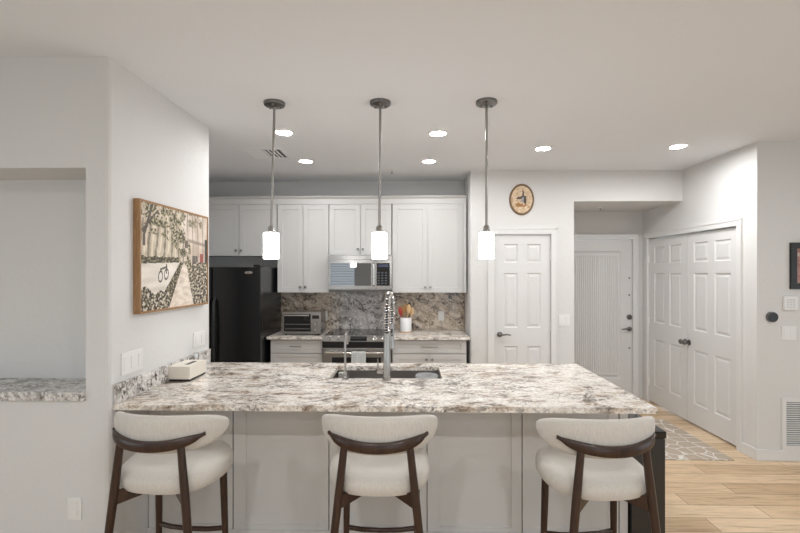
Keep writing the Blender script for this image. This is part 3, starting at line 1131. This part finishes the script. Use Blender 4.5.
ib = thing('island_cabinet', (-.15, 3.05, 0), 'white panelled island base under the pale granite countertop', 'kitchen island')
PF = 2.66
m_ = MB()
m_.box(LW + .001, IX1 - .004, PF + .02, 3.43, .0, .70)
m_.box(LW + .001, IX1 - .004, PF + .02, SY0 - .03, .70, .884)
m_.box(LW + .001, SX0 - .03, SY0 - .03, 3.43, .70, .884)
m_.box(SX1 + .03, IX1 - .004, SY0 - .03, 3.43, .70, .884)
m_.box(SX0 - .03, SX1 + .03, SY1 + .02, 3.43, .70, .884)
m_.build('body', M['cabinet'], ib)
edges = [-1.568, -1.056, -.482, .099, .657, 1.221]
for a, b_ in zip(edges[:-1], edges[1:]):
    MB().panel_face(a + .0035, b_ - .0035, .02, .884, [(a + .076, b_ - .060, .11, .86)], SH, fy(PF), .02).build('panel', M['cabinet'], ib)
B(1.223, IX1 - .002, PF - .004, PF + .02, 0, .884, .002).build('corner_post', M['cabinet'], ib)
B(LW + .001, IX1 - .002, PF - .010, PF, 0, .085, .002).build('toe_board', M['cabinet'], ib)

# sink basin
sk = thing('kitchen_sink', ((SX0 + SX1) / 2, 3.15, .66), 'undermount stainless steel sink set in the island countertop', 'sink')
m_ = MB()
e_ = .004
zt, zb, th = .884, .67, .012
m_.box(SX0 - e_ - th, SX0 - e_, SY0 - e_ - th, SY1 + e_ + th - .01, zb, zt)
m_.box(SX1 + e_, SX1 + e_ + th, SY0 - e_ - th, SY1 + e_ + th - .01, zb, zt)
m_.box(SX0 - e_, SX1 + e_, SY0 - e_ - th, SY0 - e_, zb, zt)
m_.box(SX0 - e_, SX1 + e_, SY1 + e_ - .002, SY1 + e_ + th - .002, zb, zt)
m_.box(SX0 - e_, SX1 + e_, SY0 - e_, SY1 + e_, zb, zb + .01)
m_.build('basin', M['sink_steel'], sk)
MB().lathe([(.045, zb + .010), (.045, zb + .013), (.03, zb + .011), (0, zb + .011)], (-.15, 3.2, 0), 'Z', 24).build('drain', M['chrome'], sk, True)

jar = MB().lathe([(0, .681), (.055, .681), (.066, .70), (.075, .80), (.078, .905), (.075, .91), (.072, .905), (.069, .80), (.060, .705), (0, .695)], (.115, 3.10, 0), 'Z', 32).build('glass_bowl', M['glass'], smooth=True)
tag(jar, 'clear glass vessel standing inside the sink', 'bowl')
cd = thing('sponge_caddy', (-.49, 3.30, .80), 'small grey caddy with a sponge at the corner of the sink', 'caddy')
m_ = MB()
m_.box(-.535, -.455, 3.245, 3.345, .79, .797)
m_.box(-.535, -.455, 3.245, 3.250, .797, .845)
m_.box(-.535, -.455, 3.340, 3.345, .797, .875)
m_.box(-.535, -.530, 3.25, 3.34, .797, .845)
m_.box(-.460, -.455, 3.25, 3.34, .797, .845)
m_.build('holder', M['nickel'], cd)
B(-.525, -.465, 3.275, 3.315, .798, .880, .006).build('sponge', simple('beige_sponge', (.50, .48, .44), .9), cd)

# spring faucet
fc = thing('spring_faucet', (-.152, 2.925, .915), 'tall stainless spring pull-down faucet behind the sink', 'faucet')
fxx, fyy = -.152, 2.925
MB().lathe([(.030, .915), (.030, .925), (.024, .930), (.0235, 1.09), (.021, 1.10), (.021, 1.215), (.016, 1.22), (0, 1.22)], (fxx, fyy, 0), 'Z', 24).build('column', M['steel'], fc, True)
arc = []
ddx, ddy, R_ = .026, .19, .10
for k in range(25):
    a = PI * k / 24
    s = (1 - math.cos(a)) / 2
    arc.append(Vector((fxx + ddx * s, fyy + ddy * s, 1.365 + .105 * math.sin(a))))
path = [Vector((fxx, fyy, 1.22 + .145 * k / 8)) for k in range(8)] + arc + [Vector((fxx + ddx, fyy + ddy, 1.365 - .11 * k / 6)) for k in range(1, 7)]
MB().tube(path, .008, 10).build('hose', M['black'], fc, True)
# coil
cum = [0]
for a, b_ in zip(path[:-1], path[1:]):
    cum.append(cum[-1] + (b_ - a).length)
total = cum[-1]
turns, ppt = 34, 12
coil = []
for k in range(turns * ppt + 1):
    s = total * k / (turns * ppt)
    i = max(j for j in range(len(cum)) if cum[j] <= s + 1e-9)
    i = min(i, len(path) - 2)
    f_ = (s - cum[i]) / (cum[i + 1] - cum[i])
    p = path[i].lerp(path[i + 1], f_)
    t_ = (path[i + 1] - path[i]).normalized()
    n1 = Vector((1, 0, 0))
    n1 = (n1 - t_ * n1.dot(t_)).normalized()
    n2 = t_.cross(n1)
    an = 2 * PI * k / ppt
    coil.append(p + (n1 * math.cos(an) + n2 * math.sin(an)) * .0165)
MB().tube(coil, .0032, 6).build('spring', M['chrome'], fc, True)
hx, hy = fxx + ddx, fyy + ddy
MB().lathe([(.012, 1.26), (.015, 1.25), (.015, 1.16), (.019, 1.12), (.021, 1.09), (.017, 1.085), (0, 1.085)], (hx, hy, 0), 'Z', 20).build('spray_head', M['steel'], fc, True)
B(hx - .006, hx + .006, hy - .024, hy - .014, 1.175, 1.225, .003).build('trigger', M['black'], fc)
m_ = MB().tube([(fxx, fyy, 1.19), (fxx + ddx * .5, fyy + ddy * .5, 1.192), (hx, hy - .016, 1.195)], .007, 10)
m_.build('holder_arm', M['steel'], fc, True)
m_ = MB().tube([(fxx - .02, fyy, .965), (fxx - .062, fyy + .005, .965)], .012, 12)
m_.tube([(fxx - .056, fyy + .005, .965), (fxx - .060, fyy + .02, 1.005), (fxx - .062, fyy + .04, 1.045)], [.006, .005, .004], 10)
m_.build('lever', M['steel'], fc, True)

# slim filtered-water tap
tp = thing('water_tap', (-.424, 2.925, .915), 'slim steel drinking water tap beside the spring faucet', 'faucet')
MB().lathe([(.021, .915), (.021, .919), (.013, .926), (.010, .94), (0, .94)], (-.424, 2.925, 0), 'Z', 18).build('base', M['steel'], tp, True)
pts = [(-.424, 2.925, .93), (-.424, 2.925, 1.16)] + [(-.424, 2.925 + .05 * (1 - math.cos(PI * k / 10)), 1.16 + .055 * math.sin(PI * k / 10)) for k in range(1, 11)] + [(-.424, 3.025, 1.13)]
MB().tube(pts, .0075, 10).build('spout', M['steel'], tp, True)
MB().tube([(-.424, 2.925, .985), (-.395, 2.925, .99), (-.375, 2.925, 1.0)], [.006, .005, .0045], 8).build('lever', M['steel'], tp, True)

# tissue box against the left wall
tb = thing('tissue_box', (-1.475, 2.98, .915), 'cream tissue box with dark base on the granite beside the wall', 'tissue box')
m_ = MB()
m_.box(-1.548, -1.408, 2.845, 3.075, .929, 1.012, .004)
m_.build('box', M['tissue'], tb)
B(-1.543, -1.413, 2.850, 3.070, .9155, .929).build('base', M['black'], tb)
B(-1.471, -1.445, 2.905, 3.02, 1.0115, 1.014, .001).build('slot', M['reveal'], tb)
kt = MB()
kt.lathe([(.020, .9155), (.022, .925), (.018, .99), (.020, 1.035), (.016, 1.048), (0, 1.05)], (-1.520, 3.16, 0), 'Z', 18)
tag(kt.build('salt_shaker', M['chrome'], smooth=True), 'small shiny steel shaker standing behind the tissue box', 'shaker')

# ------------------------------------------------------------------ stools
WAL, FAB = M['walnut'], M['fabric']


def make_stool(x, y, label):
    st = thing('bar_stool', (x, y, 0), label, 'bar stool', 'bar stools at the island')

    def L(px, py, pz):
        return (x + px, y + py, pz)
    # cushion
    prof = [(.60, .614), (.84, .612), (.94, .620), (.985, .638), (1.0, .660), (.992, .682), (.96, .701), (.90, .713), (.80, .720), (.55, .725), (.25, .727), (.02, .727)]
    rings = []
    n = 56
    for s, z in prof:
        ring = []
        for k in range(n):
            a = 2 * PI * k / n
            ca, sa = math.cos(a), math.sin(a)
            ex = 2 / 2.7
            px = .243 * s * math.copysign(abs(ca) ** ex, ca)
            py = .018 + .222 * s * math.copysign(abs(sa) ** ex, sa)
            px *= 1 - .07 * (-py / .205 if py < 0 else 0)
            zz = z + (.010 * (py / .205) if z > .66 else 0)
            ring.append(L(px, py, zz))
        rings.append(ring)
    MB().loops(rings).build('seat', FAB, st, True)
    # upholstered back: a thick padded arc
    yc, Rm, tmax = .045, .232, math.radians(80)
    rings = []
    m, q = 61, 28
    for i in range(m):
        w_ = -1 + 2 * i / (m - 1)
        w_ = math.copysign(1 - (1 - abs(w_)) ** 1.6, w_)
        th = w_ * tmax
        sh = max(.03, (1 - abs(w_) ** 4.5) ** .5)
        zt_, zb_ = .974 - .034 * w_ * w_, .797 + .020 * w_ * w_
        zc, hz = (zt_ + zb_) / 2 + .012 * (abs(w_) ** 4), (zt_ - zb_) / 2 * sh
        hr = .027 * max(.10, (1 - abs(w_) ** 6) ** .5)
        ring = []
        for k in range(q):
            a = 2 * PI * k / q
            ca, sa = math.cos(a), math.sin(a)
            rr = Rm + hr * math.copysign(abs(ca) ** .75, ca)
            zz = zc + hz * math.copysign(abs(sa) ** .72, sa)
            rr += (zz - .90) * .10
            ring.append(L(1.165 * rr * math.sin(th), yc - rr * math.cos(th), zz))
        rings.append(ring)
    MB().loops(rings).build('backrest', FAB, st, True)
    # bent wooden rail behind the pad
    rings = []
    for i in range(41):
        w_ = -1 + 2 * i / 40
        th = w_ * math.radians(48)
        hz = .024 * max(.35, (1 - abs(w_) ** 5))
        r0, r1 = .254, .254 + .030 * max(.4, (1 - abs(w_) ** 6))
        zc = .845 + .036 * w_ * w_
        ring = []
        for k in range(12):
            a = 2 * PI * k / 12
            rr = (r0 + r1) / 2 + (r1 - r0) / 2 * math.copysign(abs(math.cos(a)) ** .6, math.cos(a))
            zz = zc + hz * math.copysign(abs(math.sin(a)) ** .6, math.sin(a))
            ring.append(L(1.165 * rr * math.sin(th), yc - rr * math.cos(th), zz))
        rings.append(ring)
    MB().loops(rings).build('back_rail', WAL, st, True)
    for s in (-1, 1):
        MB().tube([L(s * .146, -.190, .838), L(s * .170, -.196, .62), L(s * .205, -.212, .30), L(s * .236, -.228, 0)],
                  [.0165, .019, .0165, .012], 14).build('leg', WAL, st, True)
        MB().tube([L(s * .176, .125, .640), L(s * .180, .132, .40), L(s * .188, .142, 0)], [.019, .017, .012], 14).build('leg', WAL, st, True)
        # crossed brace under the seat
        rings = []
        for t, zc, hz in ((0, .598, .030), (.35, .612, .018), (.5, .615, .014), (.65, .612, .018), (1, .606, .026)):
            p = Vector((s * .170, -.190, 0)).lerp(Vector((-s * .176, .125, 0)), t)
            nx = Vector((.315, s * .346, 0)).normalized() * .011
            zo = .001 * s
            rings.append([L(p.x + nx.x, p.y + nx.y, zc - hz + zo), L(p.x - nx.x, p.y - nx.y, zc - hz + zo),
                          L(p.x - nx.x, p.y - nx.y, zc + hz + zo), L(p.x + nx.x, p.y + nx.y, zc + hz + zo)])
        MB().loops(rings).build('brace', WAL, st)
    MB().tube([L(-.182, .136, .30), L(-.10, .115, .30), L(0, .108, .30), L(.10, .115, .30), L(.182, .136, .30)], .012, 12).build('footrest', WAL, st, True)
    return st


s0 = make_stool(-.147, 2.18, 'cream padded bar stool standing before the faucet, middle of three')
dup(s0, (-1.145, 2.175, 0), 'cream padded bar stool standing beside the wall with the painting', -.09)
dup(s0, (.866, 2.165, 0), 'cream padded bar stool standing beside the black bin', .09)

# ------------------------------------------------------------------ black bin at the island's end
bn = thing('trash_bin', (1.375, 2.90, 0), 'slim black bin standing against the end of the island', 'trash bin')
B(1.282, 1.470, 2.625, 3.17, 0.0, .655, .010).build('body', M['bin'], bn, True)
B(1.280, 1.474, 2.618, 3.175, .657, .700, .012).build('lid', M['black_gloss'], bn, True)

# ------------------------------------------------------------------ rug
tag(B(1.30, 2.78, 3.92, 5.0, 0.0, .009, .003).build('entry_rug', M['rug']), 'beige rug with white trellis lines before the closet doors', 'rug')

# ------------------------------------------------------------------ left niche ledge
tag(B(NX0 + .001, NX1 - .001, 2.292, NY - .001, .946, .990, .004).build('niche_ledge', M['granite_grey']),
    'grey granite ledge in the recess of the partition wall', 'ledge')

# plates on the walls
plate_y('wall_outlet', -1.785, -1.712, .325, .440, 2.31, 'white outlet plate low on the partition under the granite ledge', 'outlet', receptacle_slots(-1.7485, .3825))


def plate_x(name, y0, y1, z0, z1, X, label, cat, cols):
    t_ = thing(name, (X, (y0 + y1) / 2, z0), label, cat)
    B(X, X + .007, y0, y1, z0, z1, .003).build('cover_plate', M['white_plastic'], t_)
    n_ = cols
    for k in range(n_):
        yc_ = y0 + (y1 - y0) * (k + .5) / n_
        B(X + .006, X + .010, yc_ - .017, yc_ + .017, z0 + .025, z1 - .025, .0015).build('switch', M['white_plastic'], t_)
    return t_


plate_x('light_switch', 2.405, 2.60, 1.050, 1.172, LW, 'wide white switch plate above the granite strip, nearest the stools', 'switch', 3)
plate_x('wall_outlet', 3.215, 3.395, 1.066, 1.176, LW, 'white double plate above the granite strip, past the tissue box', 'outlet', 2)
plate_y('light_switch', 1.632, 1.757, 1.028, 1.150, PW, 'white double switch plate between pantry door and entry', 'switch',
        [(1.645, 1.680, 1.05, 1.128, 'switch'), (1.708, 1.743, 1.05, 1.128, 'switch')])
plate_y('light_switch', 3.190, 3.310, 1.035, 1.155, RW, 'white double switch plate between the keypad and wall grille', 'switch',
        [(3.206, 3.240, 1.058, 1.132, 'switch'), (3.260, 3.294, 1.058, 1.132, 'switch')])
kp = thing('alarm_keypad', (3.255, RW, 1.295), 'white alarm keypad mounted under the black framed picture', 'keypad')
B(3.196, 3.312, RW - .022, RW, 1.292, 1.412, .005).build('case', M['white_plastic'], kp)
m_ = MB()
for r in range(4):
    for c in range(3):
        m_.box(3.215 + c * .027, 3.234 + c * .027, RW - .0245, RW - .021, 1.310 + r * .021, 1.324 + r * .021, .002)
m_.build('button', simple('key_grey', (.68, .68, .68), .5), kp)
tm = thing('thermostat', (3.10, RW, 1.185), 'round dark thermostat on the wall beside the keypad', 'thermostat')
MB().lathe([(.046, 0), (.046, -.012), (.044, -.022), (0, -.022)], (3.102, RW, 1.232), 'Y', 32).build('ring', M['gunmetal'], tm, True)
MB().lathe([(.041, -.0215), (.040, -.026), (0, -.027)], (3.102, RW, 1.232), 'Y', 32).build('display', M['black'], tm, True)

# return-air grille
gv = thing('wall_vent', (3.5, RW, .10), 'white louvred return air grille low on the wall under the switches', 'vent')
GX0, GX1, GZ0, GZ1 = 3.185, 3.80, .096, .540
m_ = MB()
for a, b_, c, d in ((GX0, GX1, GZ0, GZ0 + .035), (GX0, GX1, GZ1 - .035, GZ1), (GX0, GX0 + .035, GZ0 + .035, GZ1 - .035), (GX1 - .035, GX1, GZ0 + .035, GZ1 - .035)):
    m_.box(a, b_, RW - .014, RW, c, d, .001)
m_.build('vent_frame', M['trim'], gv)
B(GX0 + .03, GX1 - .03, RW - .002, RW, GZ0 + .03, GZ1 - .03).build('vent_backing', M['shadow_grey'], gv)
m_ = MB()
z = GZ0 + .040
while z < GZ1 - .05:
    m_.prism([(RW - .012, z), (RW - .003, z + .008), (RW - .002, z + .010), (RW - .012, z + .0035)], 'X', GX0 + .034, GX1 - .034)
    z += .0185
m_.build('louvre', M['trim'], gv)


# ------------------------------------------------------------------ painted pictures
def clamp(v):
    return max(0.0, min(1.0, v))


def mixc(a, b_, t):
    t = clamp(t)
    return tuple(x + (y - x) * t for x, y in zip(a, b_))


def nz(u, v, s, o=0):
    return mnoise.noise(Vector((u * s, v * s, o)))


def grid_picture(name, fr, nu, nv, fn, mat, parent):
    """flat painted sheet; fn(u, v) is the colour of the artwork itself"""
    verts = [fr(i / nu, j / nv) for j in range(nv + 1) for i in range(nu + 1)]
    org, q = Vector((0, 0, 0)), parent
    while q:
        org += q.location
        q = q.parent
    verts = [Vector(p) - org for p in verts]
    faces = [(j * (nu + 1) + i, j * (nu + 1) + i + 1, (j + 1) * (nu + 1) + i + 1, (j + 1) * (nu + 1) + i) for j in range(nv) for i in range(nu)]
    me = bpy.data.meshes.new(name)
    me.from_pydata([tuple(v) for v in verts], [], faces)
    a = me.color_attributes.new('paint', 'FLOAT_COLOR', 'POINT')
    data = []
    for j in range(nv + 1):
        for i in range(nu + 1):
            data += [*fn(i / nu, j / nv), 1.0]
    a.data.foreach_set('color', data)
    me.materials.append(mat)
    o_ = bpy.data.objects.new(name, me)
    C.objects.link(o_)
    o_.parent = parent
    return o_


def street(u, v):
    """pale lane between hedges, trees arching over, buildings along one side"""
    fine = nz(u, v, 55, 40)
    col = mixc((.74, .66, .57), (.60, .51, .42), nz(u, v, 5) + .5)
    # pale far trees on the near side of the lane
    if u < .54 and v > .44:
        col = mixc((.66, .57, .45), (.42, .34, .24), .45 + .9 * nz(u * 2.4, v, 10, 2))
        tr = math.sin(u * 68 + 3 * nz(u, v, 2.5)) + .35 * nz(u, v, 20, 12)
        if tr > .70 and v < .86:
            col = mixc(col, (.10, .08, .06), .65)
        elif tr < -.85:
            col = mixc(col, (.80, .72, .60), .6)
    # facades
    if u > .665 - .10 * (v - .5) and v > .36:
        col = mixc((.50, .40, .32), (.72, .62, .53), nz(u * 2, v, 6, 4) + .5)
        if (u * 11 + .2 * nz(u, v, 3)) % 1 < .13:
            col = mixc(col, (.20, .15, .12), .75)
        if abs(v - .70 + .10 * (u - .7)) < .018:
            col = mixc(col, (.20, .15, .12), .65)
        if .72 < u < .83 and v < .54:
            col = (.07, .06, .06) if (u * 34) % 1 < .6 else (.30, .25, .21)
        if .86 < u < .93 and .37 < v < .57:
            col = (.30, .085, .07)
        if u > .955 and .36 < v < .74:
            col = (.05, .045, .04)
    hor = .47
    if v < hor:
        t = (hor - v) / hor
        cx = .60 - .06 * t
        half = .018 + .19 * t
        col = mixc((.60, .54, .47), (.80, .74, .66), nz(u * .6, v * 2.5, 7, 7) + .55)
        d = cx - half - u
        if -.03 * t < d < .05 + .11 * t:
            k = nz(u, v, 46, 1) + .6 * fine
            col = (.055, .045, .03) if k < .05 else ((.22, .18, .11) if k < .35 else (.42, .34, .23))
        elif cx - half <= u <= cx + half:
            col = mixc((.80, .71, .61), (.60, .49, .40), nz(u, v * 2, 12, 3) + .4)
            if fine > .35:
                col = mixc(col, (.40, .31, .24), .5)
        elif u > cx + half:
            k = nz(u, v, 40, 5) + .6 * fine
            col = (.07, .06, .045) if k < -.02 else ((.28, .23, .16) if k < .28 else (.62, .54, .43))
    # hedge band under the far trees
    if u < .51 and .435 + .05 * u < v < .505 + .01 * u + .02 * nz(u, 0, 20):
        k = nz(u, v, 40, 8)
        col = (.06, .05, .03) if k < .1 else (.24, .20, .12)
    # leaning bicycle beside the hedge
    for c0 in (.245, .325):
        q = ((u - c0) / .030) ** 2 + ((v - .315 - .3 * (u - .245)) / .055) ** 2
        if .55 < q < 1.15:
            col = (.08, .065, .055)
    if .24 < u < .335 and abs(v - .385 - .3 * (u - .245)) < .010 or abs(u - .325) < .006 and .34 < v < .44:
        col = (.08, .065, .055)
    # bushes in the foreground
    if (u < .37 and v < .20 - .10 * u + .06 * nz(u, 0, 9)) or (u > .78 and v < .36 - .5 * (1 - u) + .05 * nz(u, v, 9)):
        k = nz(u, v, 38, 11) + .6 * fine
        col = (.05, .042, .03) if k < -.05 else ((.25, .21, .15) if k < .22 else (.64, .57, .46))
    # foliage arching over the lane
    arch = .96 - .95 * max(0, u - .22) ** 1.5 - .5 * max(0, u - .5)
    k = nz(u, v, 15, 15) + .7 * nz(u, v, 36, 16) + .4 * fine
    if arch - .24 < v < arch + .10 and u < .70 and k > -.12:
        m = nz(u, v, 44, 20) + .5 * fine
        col = (.065, .055, .032) if m < -.08 else ((.21, .185, .105) if m < .22 else (.46, .40, .27))
    elif v > .86 and u < .9 and k > .05:
        col = mixc((.13, .11, .07), (.40, .34, .23), nz(u, v, 36, 21) + .5)
    # limb, lamp post
    if abs(u - .04 - .34 * max(0, v - .70)) < .014 and v > .60 or abs(u - .02 - .9 * (v - .74)) < .012 and .74 < v < .96:
        col = (.10, .08, .06)
    if abs(u - .575) < .007 and .44 < v < .78:
        col = (.09, .075, .06)
    if abs(u - .625) < .028 and .62 < v < .70:
        col = (.16, .12, .10)
    return mixc(col, (1, 1, 1) if fine > 0 else (0, 0, 0), .10 * abs(fine))


PY0, PY1, PZ0, PZ1 = 2.514, 3.376, 1.377, 2.033
pt = thing('wall_painting', (LW, (PY0 + PY1) / 2, PZ0), 'large painting of a tree lined lane in a thin wooden frame', 'painting')
m_ = MB()
m_.box(LW + .001, LW + .040, PY0, PY0 + .012, PZ0, PZ1)
m_.box(LW + .001, LW + .040, PY1 - .012, PY1, PZ0, PZ1)
m_.box(LW + .001, LW + .040, PY0 + .012, PY1 - .012, PZ0, PZ0 + .012)
m_.box(LW + .001, LW + .040, PY0 + .012, PY1 - .012, PZ1 - .012, PZ1)
m_.build('picture_frame', M['frame_wood'], pt)
grid_picture('canvas', lambda u, v: (LW + .036, PY0 + .012 + u * (PY1 - PY0 - .024), PZ0 + .012 + v * (PZ1 - PZ0 - .024)), 230, 180, street, M['paint'], pt)

# oval wood-slice plaque
OX, OZ, OA, OB = 1.229, 2.421, .135, .172
pq = thing('wall_plaque', (OX, PW, OZ - OB), 'oval wood slice plaque with a dark painted motif above the pantry door', 'plaque')
rings = []
for d_, s in ((0, 1.0), (-.012, 1.0), (-.018, .97), (-.018, .88), (-.014, .86)):
    rings.append([(OX + OA * s * math.cos(2 * PI * k / 48), PW + d_, OZ + OB * s * math.sin(2 * PI * k / 48)) for k in range(48)])
MB().loops(rings).build('rim', wood('bark_wood', (.13, .075, .035), (.27, .17, .09), (20, 20, 20), .7), pq, True)


def plaque(r, t):
    x, z = r * math.cos(t * 2 * PI), r * math.sin(t * 2 * PI)
    wob = .10 * nz(x, z, 4, 6)
    col = mixc((.60, .44, .28), (.76, .60, .43), nz(x, z, 3) + .5)
    col = mixc(col, (.36, .22, .12), .8 * clamp(1.6 * nz(x, z, 6, 4)))

    def blob(cx, cz, a, b):
        return ((x - cx + wob) / a) ** 2 + ((z - cz + wob) / b) ** 2 < 1
    if blob(-.22, -.42, .36, .17) or blob(.18, -.48, .30, .08):
        col = mixc((.30, .13, .04), (.45, .24, .10), nz(x, z, 9) + .4)
    if blob(-.25, .10, .26, .08) or blob(.14, .34, .07, .34) or blob(.10, .14, .28, .13) or blob(.30, -.10, .10, .30):
        col = (.07, .055, .05)
    if blob(.08, -.06, .13, .19):
        col = (.34, .33, .34)
    return col


verts_fn = lambda u, v: (OX + OA * .865 * v * math.cos(u * 2 * PI), PW - .0155, OZ + OB * .865 * v * math.sin(u * 2 * PI))
grid_picture('painted_face', verts_fn, 96, 40, lambda u, v: plaque(v, u), M['paint'], pq)

# black framed print on the right wall
fp = thing('framed_picture', (3.5, RW, 1.47), 'black framed picture with a reddish print on the wall above the keypad', 'picture')
QX0, QX1, QZ0, QZ1 = 3.255, 3.70, 1.472, 1.870
m_ = MB()
for a, b_, c, d in ((QX0, QX1, QZ0, QZ0 + .05), (QX0, QX1, QZ1 - .05, QZ1), (QX0, QX0 + .05, QZ0 + .05, QZ1 - .05), (QX1 - .05, QX1, QZ0 + .05, QZ1 - .05)):
    m_.box(a, b_, RW - .022, RW, c, d, .002)
m_.build('picture_frame', M['black'], fp)


def reds(u, v):
    k = nz(u, v, 6, 3) + .5 * nz(u, v, 17, 9)
    col = mixc((.30, .13, .11), (.47, .24, .20), k + .4)
    if nz(u, v, 9, 31) > .25:
        col = (.60, .48, .40)
    return col


grid_picture('print', lambda u, v: (QX0 + .05 + u * (QX1 - QX0 - .10), RW - .008, QZ0 + .05 + v * (QZ1 - QZ0 - .10)), 40, 36, reds, M['paint_gloss'], fp)
